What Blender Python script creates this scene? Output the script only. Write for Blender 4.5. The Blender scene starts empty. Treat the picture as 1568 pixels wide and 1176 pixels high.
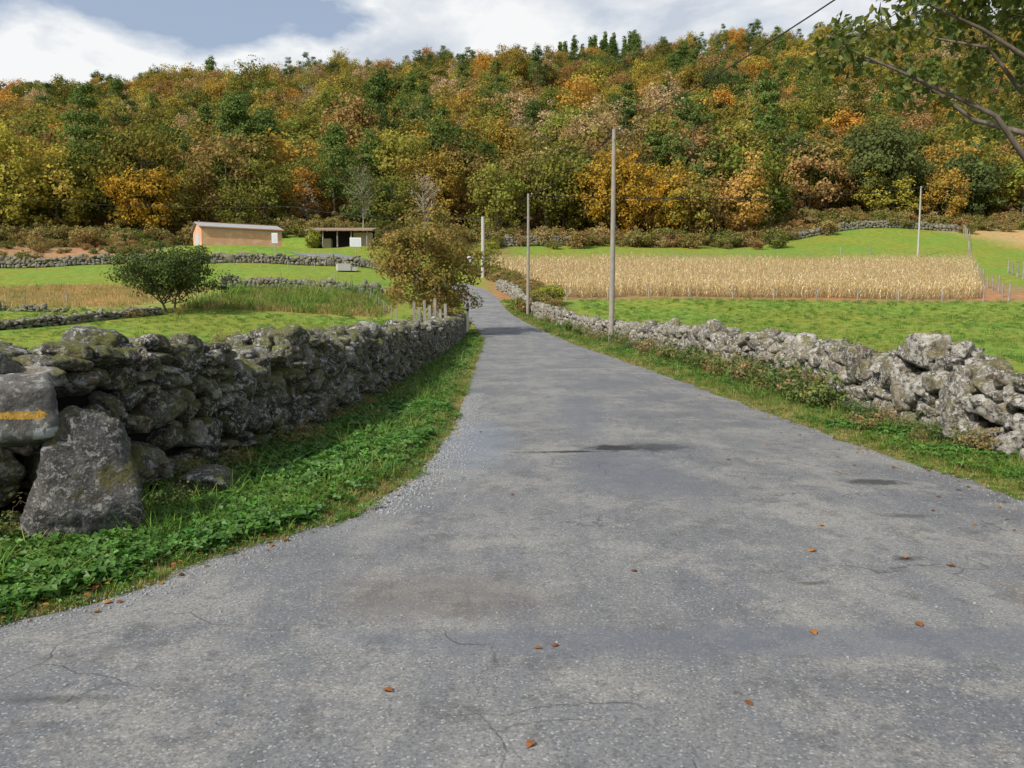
import bpy, bmesh, math, random
import numpy as np
from mathutils import Vector, noise as mn
random.seed(7); RG=np.random.default_rng(7)
scene=bpy.context.scene

# ------------------------------------------------------------------ helpers
def link(o): scene.collection.objects.link(o); return o
def mesh_np(name,V,F,mats=(),mi=None,r=None,smooth=False,col=None):
    V=np.asarray(V,dtype=np.float32); F=np.asarray(F,dtype=np.int32)
    me=bpy.data.meshes.new(name); m,k=F.shape
    me.vertices.add(len(V)); me.vertices.foreach_set('co',V.ravel())
    me.loops.add(m*k); me.loops.foreach_set('vertex_index',F.ravel())
    me.polygons.add(m); me.polygons.foreach_set('loop_start',np.arange(0,m*k,k,dtype=np.int32))
    me.update(calc_edges=True)
    for mt in mats: me.materials.append(mt)
    if mi is not None: me.polygons.foreach_set('material_index',np.asarray(mi,dtype=np.int32))
    me.polygons.foreach_set('use_smooth',np.full(m,smooth,dtype=bool))
    if r is not None:
        a=me.attributes.new('r','FLOAT','POINT'); a.data.foreach_set('value',np.asarray(r,dtype=np.float32))
    if col is not None:
        a=me.attributes.new('col','FLOAT_COLOR','POINT'); a.data.foreach_set('color',np.asarray(col,dtype=np.float32).ravel())
    me.validate(); me.update()
    return me
class Acc:
    def __init__(s): s.V=[];s.F=[];s.M=[];s.R=[];s.n=0
    def add(s,V,F,mi=0,r=0.5):
        V=np.asarray(V,float);F=np.asarray(F,int)
        if len(V)==0: return
        s.V.append(V);s.F.append(F+s.n);s.M.append(np.full(len(F),mi))
        s.R.append(np.broadcast_to(np.asarray(r,float),(len(V),)) if np.ndim(r)<=1 else r);s.n+=len(V)
    def mesh(s,name,mats,smooth=False):
        return mesh_np(name,np.vstack(s.V),np.vstack(s.F),mats,np.concatenate(s.M),np.concatenate(s.R),smooth)
def tube(pts,rad,n=6):
    pts=np.asarray(pts,float);m=len(pts)
    d=np.gradient(pts,axis=0);d/=np.linalg.norm(d,axis=1)[:,None]+1e-9
    up=np.where(np.abs(d[:,2:3])>.9,np.array([[1.,0,0]]),np.array([[0,0,1.]]))
    a=np.cross(d,up);a/=np.linalg.norm(a,axis=1)[:,None]+1e-9;b=np.cross(d,a)
    th=np.arange(n)/n*2*np.pi
    V=pts[:,None,:]+np.asarray(rad)[:,None,None]*(np.cos(th)[None,:,None]*a[:,None,:]+np.sin(th)[None,:,None]*b[:,None,:])
    i=np.arange(m-1)[:,None]*n;j=np.arange(n)[None,:];j2=(j+1)%n
    F=np.stack([i+j,i+j2,i+n+j2,i+n+j],-1).reshape(-1,4)
    return V.reshape(-1,3),F
BOXF=np.array([[0,3,2,1],[4,5,6,7],[0,1,5,4],[1,2,6,5],[2,3,7,6],[3,0,4,7]])
def box(cx,cy,cz,sx,sy,sz):
    x,y,z=sx/2,sy/2,sz/2
    return np.array([[-x,-y,-z],[x,-y,-z],[x,y,-z],[-x,y,-z],[-x,-y,z],[x,-y,z],[x,y,z],[-x,y,z]])+[cx,cy,cz],BOXF
def sst(a,b,x): t=np.clip((x-a)/(b-a),0,1); return t*t*(3-2*t)

# ------------------------------------------------------------------ materials
class M:
    def __init__(s,name):
        s.m=bpy.data.materials.new(name); s.m.use_nodes=True; s.t=s.m.node_tree; s.t.nodes.clear()
        s.out=s.t.nodes.new('ShaderNodeOutputMaterial')
    def n(s,ty,**k):
        n=s.t.nodes.new(ty)
        for a,b in k.items(): setattr(n,a,b)
        return n
    def set(s,sock,v):
        if isinstance(v,bpy.types.NodeSocket): s.t.links.new(v,sock)
        elif v is not None:
            if isinstance(v,(tuple,list)) and len(v)==3 and sock.type=='RGBA': v=(*v,1)
            sock.default_value=v
    def coord(s,kind='Object',scale=(1,1,1),loc=(0,0,0)):
        tc=s.n('ShaderNodeTexCoord');mp=s.n('ShaderNodeMapping')
        s.set(mp.inputs['Vector'],tc.outputs[kind]);mp.inputs['Scale'].default_value=scale;mp.inputs['Location'].default_value=loc
        return mp.outputs[0]
    def noise(s,vec,scale,detail=4,rough=.55,dist=0):
        n=s.n('ShaderNodeTexNoise');s.set(n.inputs['Vector'],vec);n.inputs['Scale'].default_value=scale
        n.inputs['Detail'].default_value=detail;n.inputs['Roughness'].default_value=rough;n.inputs['Distortion'].default_value=dist
        return n.outputs['Fac']
    def vor(s,vec,scale,feature='F1',out='Distance'):
        n=s.n('ShaderNodeTexVoronoi',feature=feature);s.set(n.inputs['Vector'],vec);n.inputs['Scale'].default_value=scale
        return n.outputs[out]
    def ramp(s,fac,stops,interp='LINEAR'):
        n=s.n('ShaderNodeValToRGB');n.color_ramp.interpolation=interp;e=n.color_ramp.elements
        while len(e)<len(stops): e.new(.5)
        for i,(p,c) in enumerate(stops):
            e[i].position=p;c=(c,c,c) if isinstance(c,(int,float)) else c;e[i].color=(*c,1)
        s.set(n.inputs[0],fac);return n.outputs[0]
    def mix(s,f,a,b,blend='MIX'):
        n=s.n('ShaderNodeMix',data_type='RGBA',blend_type=blend)
        s.set(n.inputs[0],f);s.set(n.inputs[6],a);s.set(n.inputs[7],b);return n.outputs[2]
    def math(s,op,a,b=None,c=None):
        n=s.n('ShaderNodeMath',operation=op);s.set(n.inputs[0],a)
        if b is not None:s.set(n.inputs[1],b)
        if c is not None:s.set(n.inputs[2],c)
        return n.outputs[0]
    def attr(s,name,out='Fac'):
        return s.n('ShaderNodeAttribute',attribute_name=name).outputs[out]
    def bump(s,h,strength,dist=.02):
        n=s.n('ShaderNodeBump');n.inputs['Strength'].default_value=strength;n.inputs['Distance'].default_value=dist
        s.set(n.inputs['Height'],h);return n.outputs[0]
    def bsdf(s,col,rough=.8,normal=None,spec=.3,metal=0):
        n=s.n('ShaderNodeBsdfPrincipled');s.set(n.inputs['Base Color'],col);s.set(n.inputs['Roughness'],rough)
        n.inputs['Specular IOR Level'].default_value=spec;n.inputs['Metallic'].default_value=metal
        if normal is not None:s.set(n.inputs['Normal'],normal)
        return n.outputs[0]
    def done(s,sh): s.t.links.new(sh,s.out.inputs[0]); return s.m
def foliage(name,stops,trans=.3,nscale=.5,gloss=False,rnd=True,nmix=.6,sat=1.,tv=0.):
    m=M(name); r=m.attr('r'); oc=m.coord()
    nz=m.noise(oc,nscale,2)
    if rnd:
        rv=m.n('ShaderNodeObjectInfo').outputs['Random']
        c1=m.ramp(rv,stops); c2=m.ramp(m.math('ADD',rv,m.math('MULTIPLY',m.math('SUBTRACT',nz,.5),nmix)),stops)
        c=m.mix(.7,c1,c2)
    else: c=m.ramp(m.math('ADD',m.math('MULTIPLY',r,.4),m.math('MULTIPLY',m.ramp(nz,[(.3,0),(.7,1)]),.6)),stops)
    h=m.n('ShaderNodeHueSaturation');m.set(h.inputs['Color'],c);h.inputs['Saturation'].default_value=sat
    val=m.math('ADD',m.math('MULTIPLY',r,.9),.55)
    if tv: val=m.math('MULTIPLY',val,m.math('ADD',m.math('MULTIPLY',m.math('FRACT',m.math('MULTIPLY',rv,17.31)),tv),1-tv/2))
    m.set(h.inputs['Value'],val)
    m.set(h.inputs['Hue'],m.math('ADD',m.math('MULTIPLY',m.math('FRACT',m.math('MULTIPLY',r,7.3)),.03),.485))
    c=h.outputs[0]
    if gloss: a=m.bsdf(c,.5,spec=.35)
    else:
        a=m.n('ShaderNodeBsdfDiffuse');m.set(a.inputs[0],c);a=a.outputs[0]
    t=m.n('ShaderNodeBsdfTranslucent');m.set(t.inputs[0],c)
    x=m.n('ShaderNodeMixShader');x.inputs[0].default_value=trans
    m.t.links.new(a,x.inputs[1]);m.t.links.new(t.outputs[0],x.inputs[2])
    return m.done(x.outputs[0])
def bark(name,c1,c2,sc=8):
    m=M(name);v=m.coord(scale=(1,1,.25));n=m.noise(v,sc,5)
    return m.done(m.bsdf(m.ramp(n,[(.3,c1),(.7,c2)]),.9,m.bump(n,.6,.03)))
BARK=bark('bark_brown',(.07,.055,.04),(.20,.165,.13)); BARKP=bark('bark_pale',(.22,.19,.16),(.42,.38,.32))
WOOD=bark('weathered_wood',(.16,.14,.12),(.38,.34,.30),5)
def plain(name,c,rough=.7,spec=.3,var=.25,sc=6,metal=0):
    m=M(name);n=m.noise(m.coord(),sc,4)
    return m.done(m.bsdf(m.mix(n,tuple(x*(1-var) for x in c),tuple(min(1,x*(1+var)) for x in c)),rough,m.bump(n,.15,.01),spec,metal))

# ------------------------------------------------------------------ terrain
YL=[-1000,0,40,60,80,105,120,135,160,200,300,450,520,700,2500]; ZL=[0,0,0,1.7,4.0,8.3,11.6,13.6,19,31,73,138,145,133,100]
YR=[-1000,0,45,60,70,80,100,120,160,200,300,450,520,700,2500]; ZR=[0,0,0,.9,1.8,3.2,5.8,8.8,17,30,74,138,147,136,100]
def terr0(x,y):
    t=sst(-24,-6,x)
    zl=sum(np.interp(y+d,YL,ZL) for d in (-4,-2,0,2,4))/5; zr=sum(np.interp(y+d,YR,ZR) for d in (-4,-2,0,2,4))/5
    z=zl*(1-t)+zr*t
    mm=np.interp(x*450/np.maximum(y,150),[-330,-200,-60,60,160,330],[116,127,138,143,153,164])/142
    z=z*(1+np.clip((y-170)/250,0,1)*(mm-1))
    f=sst(130,220,y)
    z=z+f*(4*np.sin(x/31+1)*np.sin(y/27)+2*np.sin(x/13+y/19))
    g=sst(8,14,np.abs(x-1))*sst(8,14,y)
    z=z+g*.12*np.sin(x/3.1+.5*np.sin(y/4.))*np.sin(y/5.3+1)+ g*sst(10,40,y)*.15*np.sin(x/9)
    return z
PADZ=11.7
def terr(x,y):
    x=np.asarray(x,float);y=np.asarray(y,float)
    z=terr0(x,y); d=np.hypot(x+43,y-126); k=1-sst(10,18,d)
    return z*(1-k)+PADZ*k
def T(x,y): return float(terr(x,y))
LY=[-60,-30,2.0,2.4,3.0,3.5,3.8,4.33,5.14,6.0,7.5,10.5,16,21,32,45,55,62,70,80,88,95,102,115]
LX=[-60,-60,-40,-12,-5,-3.3,-2.6,-2.2,-1.76,-1.2,-.93,-.80,-.93,-1.05,-1.33,-1.6,-2.6,-3.4,-4.3,-5.2,-7,-10.5,-17,-34]
RY=[-60,0,5,6.4,9.4,13,21,32,45,55,62,70,80,88,95,102,115]
RX=[12,8,4.7,4.36,4.16,4.07,3.9,3.5,3.0,1.6,.6,-.5,-1.5,-3,-5.5,-11,-27]
def RL(y): return np.interp(y,LY,LX)
def RR(y): return np.interp(y,RY,RX)
def axis(segs):
    out=[]
    for a,b,s in segs: out+=list(np.arange(a,b,s))
    return np.array(out+[segs[-1][1]])
gx=axis([(-2500,-600,190),(-600,-90,10),(-90,-14,2.5),(-14,14,1),(14,90,2.5),(90,600,10),(600,2500,190)])
gy=axis([(-600,-20,58),(-20,125,1),(125,200,3),(200,560,8),(560,2500,97)])
X,Y=np.meshgrid(gx,gy);Z=terr(X,Y)
n1,n2=X.shape
def inq(x0,x1,y0,y1,s=1.2): return sst(x0-s,x0+s,X)*(1-sst(x1-s,x1+s,X))*sst(y0-s,y0+s,Y)*(1-sst(y1-s,y1+s,Y))
C=np.zeros((n1,n2,3))+np.array([.160,.25,.038])
def paint(mask,c):
    global C; C=C*(1-mask[...,None])+np.array(c)*mask[...,None]
STR=(.48,.33,.16)
paint(inq(-90,-31,62,81,2),STR); paint(inq(-27,-11,63,79,1.5),(.32,.27,.09))
paint(inq(-90,-52,104,140,3),(.28,.20,.10)); paint(inq(-30,0,128,150,3),(.17,.18,.05))
paint(inq(-3,60,78,121,2),(.26,.19,.09))
paint(inq(58,90,84,140,3)*sst(0,6,X-Y*.68),(.38,.32,.13))
paint(inq(92,140,120,175,3),(.36,.30,.13))
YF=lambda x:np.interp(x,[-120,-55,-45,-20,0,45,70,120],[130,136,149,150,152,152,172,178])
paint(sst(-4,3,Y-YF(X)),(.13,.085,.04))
vm=np.where((X<0),sst(0,.6,X-(np.interp(Y,[5,50],[-3.2,-3.2]))),1-sst(5.2,5.8,X))*(Y<75)*(Y>0)
paint(vm*.8,(.105,.11,.035))
col=np.concatenate([C,np.ones((n1,n2,1))],-1).reshape(-1,4)
idx=np.arange(n1*n2).reshape(n1,n2)
F=np.stack([idx[:-1,:-1],idx[:-1,1:],idx[1:,1:],idx[1:,:-1]],-1).reshape(-1,4)
m=M('ground_grass');v=m.coord();c=m.attr('col','Color')
n1_=m.noise(v,.12,5);n2_=m.noise(v,1.3,6,.65);n3_=m.noise(v,14,3,.7)
c=m.mix(m.ramp(n1_,[(.38,0),(.62,1)]),c,m.mix(1,c,(1.35,.95,.95),'MULTIPLY'))
c=m.mix(1,c,m.ramp(n2_,[(.3,.68),(.7,1.25)]),'MULTIPLY')
c=m.mix(1,c,m.ramp(n3_,[(.3,.7),(.7,1.3)]),'MULTIPLY')
GROUND=m.done(m.bsdf(c,.95,m.bump(m.math('ADD',n2_,n3_),.6,.08),.1))
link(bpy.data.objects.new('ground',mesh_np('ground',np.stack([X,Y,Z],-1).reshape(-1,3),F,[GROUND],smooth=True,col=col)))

# ------------------------------------------------------------------ road
ys=axis([(-30,-2,2),(-2,24,.12),(24,60,.4),(60,114,1)])
nc=41; V=[]
def crownz(t,y): return .03*(1-(2*t-1)**2) if y>8 else .03*(1-(2*t-1)**2)*max(0,min(1,(y-3)/5))
for y in ys:
    l=float(RL(y));r=float(RR(y))
    if y>3.6: l+=.16*mn.noise(Vector((y*1.1,3,0)))+.10*mn.noise(Vector((y*4,9,0)))+.05*mn.noise(Vector((y*14,9,0)))
    r+=.14*mn.noise(Vector((y*.9,13,0)))+.09*mn.noise(Vector((y*4,29,0)))+.05*mn.noise(Vector((y*14,2,0)))
    for j in range(nc):
        t=j/(nc-1);x=l+(r-l)*t
        V.append((x,y,T(x,y)+.012+.05*float(sst(40,58,y))+crownz(t,y)))
V=np.array(V);idx=np.arange(len(ys)*nc).reshape(len(ys),nc)
F=np.stack([idx[:-1,:-1],idx[:-1,1:],idx[1:,1:],idx[1:,:-1]],-1).reshape(-1,4)
m=M('worn_asphalt');v=m.coord()
big=m.noise(v,.55,5,.6,.3);med=m.noise(m.coord(scale=(1.6,.35,1)),1.1,7,.72);fine=m.noise(v,60,4,.85);vv=m.vor(v,110,out='Color')
sp=m.n('ShaderNodeSeparateColor');m.set(sp.inputs[0],vv)
c=m.mix(m.ramp(big,[(.35,0),(.65,1)]),(.15,.152,.156),(.245,.242,.228))
c=m.mix(m.math('MULTIPLY',m.ramp(med,[(.46,0),(.56,1)]),.6),c,(.135,.14,.152))
c=m.mix(m.math('MULTIPLY',m.ramp(m.noise(v,.9,9,.78),[(.51,0),(.57,1)]),.6),c,(.28,.268,.238))
c=m.mix(m.math('MULTIPLY',m.ramp(m.noise(v,2.3,9,.82),[(.53,0),(.60,1)]),.55),c,(.095,.095,.095))
c=m.mix(m.math('MULTIPLY',m.ramp(m.noise(m.coord(scale=(1,1,1),loc=(4,7,0)),7,7,.78),[(.58,0),(.64,1)]),.5),c,(.09,.085,.08))
c=m.mix(1,c,m.ramp(fine,[(.28,.5),(.74,1.45)]),'MULTIPLY')
c=m.mix(m.ramp(sp.outputs[0],[(.92,0),(.97,.5)]),c,(.44,.44,.43))
c=m.mix(m.ramp(sp.outputs[1],[(.84,0),(.93,.55)]),c,(.08,.08,.085))
xyz=m.n('ShaderNodeSeparateXYZ');m.set(xyz.inputs[0],v)
wob=m.math('MULTIPLY',m.math('SUBTRACT',m.noise(v,3.2,9,.85),.5),3.0)
def spot(cx,cy,rx,ry,colr,amt,soft=.35):
    global c
    a=m.math('DIVIDE',m.math('SUBTRACT',xyz.outputs[0],cx),rx);b=m.math('DIVIDE',m.math('SUBTRACT',xyz.outputs[1],cy),ry)
    d=m.math('SQRT',m.math('ADD',m.math('MULTIPLY',a,a),m.math('MULTIPLY',b,b)))
    f=m.ramp(m.math('ADD',d,wob),[(max(0,.8-soft),amt),(.8+soft*.3,0)])
    c=m.mix(f,c,colr)
spot(-.45,9.4,.6,2.4,(.19,.215,.25),.6,.3)
spot(1.2,7.6,.7,1.6,(.12,.13,.15),.65,.3);spot(1.1,12.5,.5,3.,(.13,.14,.16),.6,.3);spot(2.4,17,.9,2.,(.115,.12,.13),.6,.3)
spot(1.25,8.85,.5,.28,(.022,.022,.024),.92,.35); spot(.65,8.62,.7,.08,(.02,.02,.022),.9,.3)
spot(1.7,8.9,.45,.4,(.05,.05,.055),.8,.35)
spot(3.45,7.1,.36,.17,(.04,.04,.042),.85,.4); spot(2.55,4.85,.13,.08,(.025,.025,.025),.9,.5)
spot(3.1,5.9,.3,.09,(.06,.06,.06),.6,.5);spot(1.75,4.4,.14,.05,(.045,.045,.045),.75,.5)
spot(-1.9,3.05,.35,.06,(.05,.05,.05),.6,.5); spot(3.3,4.2,.7,.35,(.26,.20,.14),.4,.5)
spot(1.6,3.6,3.4,.24,(.115,.125,.15),.55,.3); spot(-.4,4.2,.9,.5,(.14,.12,.10),.4,.4)
def crack(sc,wd,loc,th0,dis,am):
    global c
    nn=m.n('ShaderNodeTexNoise');vv_=m.coord(loc=loc);m.set(nn.inputs['Vector'],vv_);nn.inputs['Scale'].default_value=2.5;nn.inputs['Detail'].default_value=6
    s_=m.n('ShaderNodeVectorMath',operation='SCALE');m.set(s_.inputs[0],nn.outputs['Color']);s_.inputs['Scale'].default_value=dis
    w_=m.n('ShaderNodeVectorMath',operation='ADD');m.set(w_.inputs[0],vv_);m.set(w_.inputs[1],s_.outputs[0])
    ed=m.vor(w_.outputs[0],sc,'DISTANCE_TO_EDGE')
    cr=m.math('MULTIPLY',m.ramp(ed,[(0,1),(wd,0)]),m.ramp(m.noise(vv_,.5,3),[(th0,0),(th0+.08,am)]))
    c=m.mix(cr,c,(.05,.05,.05));return cr
cr=crack(.55,.006,(0,0,0),.50,.6,.65);cr2=crack(1.7,.014,(9,3,0),.54,.3,.55)
hgt=m.math('ADD',m.math('MULTIPLY',fine,.6),m.math('MULTIPLY',sp.outputs[2],.5));hgt=m.math('SUBTRACT',hgt,m.math('MULTIPLY',m.math('ADD',cr,cr2),1.5))
ASPH=m.done(m.bsdf(c,.88,m.bump(hgt,.6,.006),.3))
link(bpy.data.objects.new('asphalt_road',mesh_np('road',V,F,[ASPH],smooth=True)))

# ------------------------------------------------------------------ scatter (geometry nodes)
def scatter(name,srcs,P,vi,rot,sc):
    P=np.asarray(P,np.float32)
    if len(P)==0: return
    me=bpy.data.meshes.new(name);me.vertices.add(len(P));me.vertices.foreach_set('co',P.ravel())
    a=me.attributes.new('vi','INT','POINT');a.data.foreach_set('value',np.asarray(vi,np.int32))
    a=me.attributes.new('rot','FLOAT_VECTOR','POINT');a.data.foreach_set('vector',np.asarray(rot,np.float32).ravel())
    sc=np.asarray(sc,np.float32)
    if sc.ndim==1: sc=np.repeat(sc[:,None],3,1)
    a=me.attributes.new('scl','FLOAT_VECTOR','POINT');a.data.foreach_set('vector',sc.ravel())
    me.update(); o=link(bpy.data.objects.new(name,me))
    cl=bpy.data.collections.new(name+'_kinds')
    for i,s in enumerate(srcs):
        so=bpy.data.objects.new(f'{name}_kind_{i:02d}',s);cl.objects.link(so)
    g=bpy.data.node_groups.new(name+'_scatter','GeometryNodeTree')
    g.interface.new_socket('Geometry',in_out='INPUT',socket_type='NodeSocketGeometry')
    g.interface.new_socket('Geometry',in_out='OUTPUT',socket_type='NodeSocketGeometry')
    N=g.nodes;gi=N.new('NodeGroupInput');go=N.new('NodeGroupOutput');ip=N.new('GeometryNodeInstanceOnPoints')
    ci=N.new('GeometryNodeCollectionInfo');ci.inputs['Collection'].default_value=cl
    ci.inputs['Separate Children'].default_value=True;ci.inputs['Reset Children'].default_value=True
    def na(nm,dt):
        n=N.new('GeometryNodeInputNamedAttribute');n.data_type=dt;n.inputs['Name'].default_value=nm
        return next(q for q in n.outputs if q.enabled and q.name=='Attribute')
    g.links.new(gi.outputs[0],ip.inputs['Points']);g.links.new(ci.outputs[0],ip.inputs['Instance'])
    ip.inputs['Pick Instance'].default_value=True
    g.links.new(na('vi','INT'),ip.inputs['Instance Index']);g.links.new(na('rot','FLOAT_VECTOR'),ip.inputs['Rotation'])
    g.links.new(na('scl','FLOAT_VECTOR'),ip.inputs['Scale']);g.links.new(ip.outputs[0],go.inputs[0])
    md=o.modifiers.new('scatter','NODES');md.node_group=g
    return o
def rotz(n,tilt=.1):
    return np.stack([RG.normal(0,tilt,n),RG.normal(0,tilt,n),RG.uniform(0,6.283,n)],1)

# ------------------------------------------------------------------ stones
def ico(sub):
    b=bmesh.new();bmesh.ops.create_icosphere(b,subdivisions=sub,radius=1)
    V=np.array([v.co[:] for v in b.verts]);F=np.array([[q.index for q in f.verts] for f in b.faces]);b.free();return V,F
ICO={1:ico(2),2:ico(3),3:ico(4),4:ico(5)}
def rock(sub,seed,extra=5,rough=.045,p=15.):
    r=np.random.default_rng(seed);D,F=ICO[sub];D=D/np.linalg.norm(D,axis=1)[:,None]
    pl=np.vstack([np.eye(3),-np.eye(3)])+r.normal(0,.24,(6,3));h=list(r.uniform(.74,1.0,6))
    ex=r.normal(0,1,(extra,3));pl=np.vstack([pl,ex]);h=np.array(h+list(r.uniform(.88,1.2,extra)))
    pl/=np.linalg.norm(pl,axis=1)[:,None]
    dt=np.maximum(D@pl.T,0)/h[None,:]
    rad=np.sum(dt**p,axis=1)**(-1/p);rad=np.minimum(rad,1.4)
    V=D*rad[:,None]
    nz=np.array([mn.noise(Vector(d*3.1+seed)) +.55*mn.noise(Vector(d*7+seed))+.35*mn.noise(Vector(d*16+seed)) for d in V])
    return V*(1+rough*2*nz[:,None]),F
ROCKS={s:[rock(s,100+i,6) for i in range(k)] for s,k in ((1,14),(2,20),(3,28))}
def stone_mat(name,dark,mid,light,lich,moss,mossc=(.12,.125,.03),blk=.75,lc=(.42,.41,.375)):
    m=M(name);v=m.coord();r=m.attr('r')
    c=m.ramp(r,[(0,dark),(.5,mid),(1,light)])
    n=m.noise(v,11,8,.72);c=m.mix(1,c,m.ramp(n,[(.3,.4),(.7,1.5)]),'MULTIPLY')
    c=m.mix(m.ramp(m.noise(v,8,7,.7,.4),[(.52,0),(.57,blk)]),c,(.045,.041,.036))
    c=m.mix(m.ramp(m.noise(v,17,5,.65,.6),[(.59-lich*.12,0),(.62-lich*.12,.85)]),c,lc)
    c=m.mix(m.ramp(m.noise(v,50,3,.6),[(.58,0),(.63,.65)]),c,lc)
    c=m.mix(m.ramp(m.noise(v,3.3,5,.65),[(.52,0),(.64,.6)]),c,(.17,.125,.06))
    g=m.n('ShaderNodeNewGeometry');sx=m.n('ShaderNodeSeparateXYZ');m.set(sx.inputs[0],g.outputs['Normal'])
    f=m.math('MULTIPLY',m.ramp(sx.outputs[2],[(-.1,.35),(.55,1)]) if False else m.ramp(sx.outputs[2],[(.0,.4),(.55,1)]),m.ramp(m.noise(v,3.5,7,.75),[(.57-moss*.12,0),(.63-moss*.12,.85)]))
    c=m.mix(f,c,mossc)
    b=m.math('ADD',n,m.math('MULTIPLY',m.noise(v,45,4,.7),.45))
    return m.done(m.bsdf(c,.92,m.bump(b,.95,.045),.2))
ST_L=stone_mat('stone_granite_lichen',(.05,.047,.042),(.125,.118,.103),(.27,.255,.23),.42,.75,lc=(.47,.455,.41))
ST_S=stone_mat('stone_slab_dark',(.09,.085,.08),(.12,.115,.105),(.2,.19,.18),.2,.3,lc=(.34,.33,.31))
ST_R=stone_mat('stone_granite_pale',(.10,.09,.078),(.23,.21,.18),(.41,.385,.34),.55,.5,mossc=(.16,.145,.055),blk=.9,lc=(.50,.48,.43))
ST_F=stone_mat('stone_field_wall',(.11,.095,.075),(.18,.16,.13),(.27,.25,.20),.35,.6)
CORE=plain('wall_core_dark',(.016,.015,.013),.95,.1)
def stone_wall(name,path,h,th,mat,sl=.26,sh=.165,lod=None,seed=1,core=True,hvar=.08,jit=1.):
    r=np.random.default_rng(seed);path=np.array(path,float)
    seg=np.linalg.norm(np.diff(path,axis=0),axis=1);S=np.concatenate([[0],np.cumsum(seg)]);L=S[-1]
    P=lambda s:(np.interp(s,S,path[:,0]),np.interp(s,S,path[:,1]))
    def tang(s):
        s=min(s,L);a=P(max(0,s-.3));b=P(min(L,s+.3));d=np.array([b[0]-a[0],b[1]-a[1]]);return d/np.linalg.norm(d)
    hf=(lambda s:h(s)) if callable(h) else (lambda s:h)
    A=Acc()
    lod=lod or (lambda y:1)
    def put(s,off,z,l,d,hh,yaw=.18,roll=.22):
        x,y=P(s);t=tang(s);nrm=np.array([t[1],-t[0]])
        x+=nrm[0]*off;y+=nrm[1]*off
        lv=lod(y);R=ROCKS[lv];V,F=R[r.integers(len(R))]
        sg=r.choice([-1,1],3)
        if sg.prod()<0: sg[0]*=-1
        V=V*sg*np.array([l,d,hh])/2*1.08
        a=r.normal(0,roll*jit);ca,sa=math.cos(a),math.sin(a)
        V=V@np.array([[ca,0,-sa],[0,1,0],[sa,0,ca]])
        a=r.normal(0,.15);ca,sa=math.cos(a),math.sin(a);V=V@np.array([[1,0,0],[0,ca,sa],[0,-sa,ca]])
        a=math.atan2(t[1],t[0])+r.normal(0,yaw);ca,sa=math.cos(a),math.sin(a)
        V=V@np.array([[ca,sa,0],[-sa,ca,0],[0,0,1]])
        V=V+[x,y,T(x,y)+z]
        A.add(V,F,0,np.clip(r.normal(.45,.3),0,1))
    for side in (1,-1):
        z=0.0
        while z<max(hf(s) for s in np.linspace(0,L,9)):
            ch=sh*r.uniform(.75,1.4)*(1.3 if z<.3*hf(0) else 1)
            s=r.uniform(0,.2)
            while s<L:
                l=sl*r.uniform(.4,1.65);hl=hf(s)+.06*math.sin(s*1.7+seed)+hvar*mn.noise(Vector((s*.6,seed,0)))*2
                if z+ch*.6<hl:
                    hs=ch*r.uniform(.8,1.25)
                    jz=r.normal(0,.03*jit)+.05*jit*math.sin(s*2.3+z*5)+.03*jit*math.sin(s*5.1+z*9)
                    q=r.random()
                    if q<.2 :
                        put(s+l/2,side*(th/2-.1),z+ch*.25+jz,l*.95,.34,ch*.55);put(s+l/2,side*(th/2-.1),z+ch*.78+jz,l*.9,.34,ch*.55)
                    elif q<.28 : put(s+l/2,side*(th/2-.09),z+ch*.85+jz,l*1.2,.45,hs*1.9)
                    elif q<.40 : put(s+l/2,side*(th/2-.12),z+ch/2+jz,l*.75,.36,hs*.95,.3,.7)
                    else: put(s+l/2,side*(th/2-.14+r.normal(0,.04)),z+ch/2+jz,l*.98,.42*r.uniform(.85,1.2),hs*.97)
                s+=l
            z+=ch*.93
    s=0
    while s<L:
        l=sl*r.uniform(.6,1.8);hl=hf(s)+.06*math.sin(s*1.7+seed)+hvar*mn.noise(Vector((s*.6,seed,0)))*2
        for off in (-.26,0,.24):
            if r.random()<.85: put(s+l/2+r.normal(0,.05),off*th/.8+r.normal(0,.04),hl+r.uniform(-.07,.05),l*1.05,th*.42*r.uniform(.6,1.2),sh*r.uniform(.6,1.4),.5,.22)
        s+=l*.9
    ob=link(bpy.data.objects.new(name,A.mesh(name,[mat],smooth=True)))
    if core:
        cv=[];cf=[];ss=np.linspace(.1,L-.1,max(4,int(L)))
        for i,s in enumerate(ss):
            x,y=P(s);t=tang(s);nrm=(t[1],-t[0]);g=T(x,y);w=th/2-.17
            hh=hf(s)-.2
            for o_,zz in ((-w,-.2),(w,-.2),(w,hh),(-w,hh)): cv.append((x+nrm[0]*o_,y+nrm[1]*o_,g+zz))
            if i:
                b=i*4
                for j in range(4): cf.append((b-4+j,b-4+(j+1)%4,b+(j+1)%4,b+j))
        cf.append((0,3,2,1));b=(len(ss)-1)*4;cf.append((b,b+1,b+2,b+3))
        co=bpy.data.objects.new('wall_core',mesh_np('core',cv,cf,[CORE]));link(co);co.parent=ob
    return ob
lodn=lambda y:3 if y<12 else (2 if y<30 else 1)
stone_wall('dry_stone_wall',[(-9,3.5),(-6.5,4.1),(-4.7,5.0),(-3.8,5.75),(-3.4,7.6),(-3.05,10.5),(-2.93,17),(-3.0,30),(-3.4,48.5)],
           lambda s:1.20,.8,ST_L,.21,.155,lodn,3)
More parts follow.
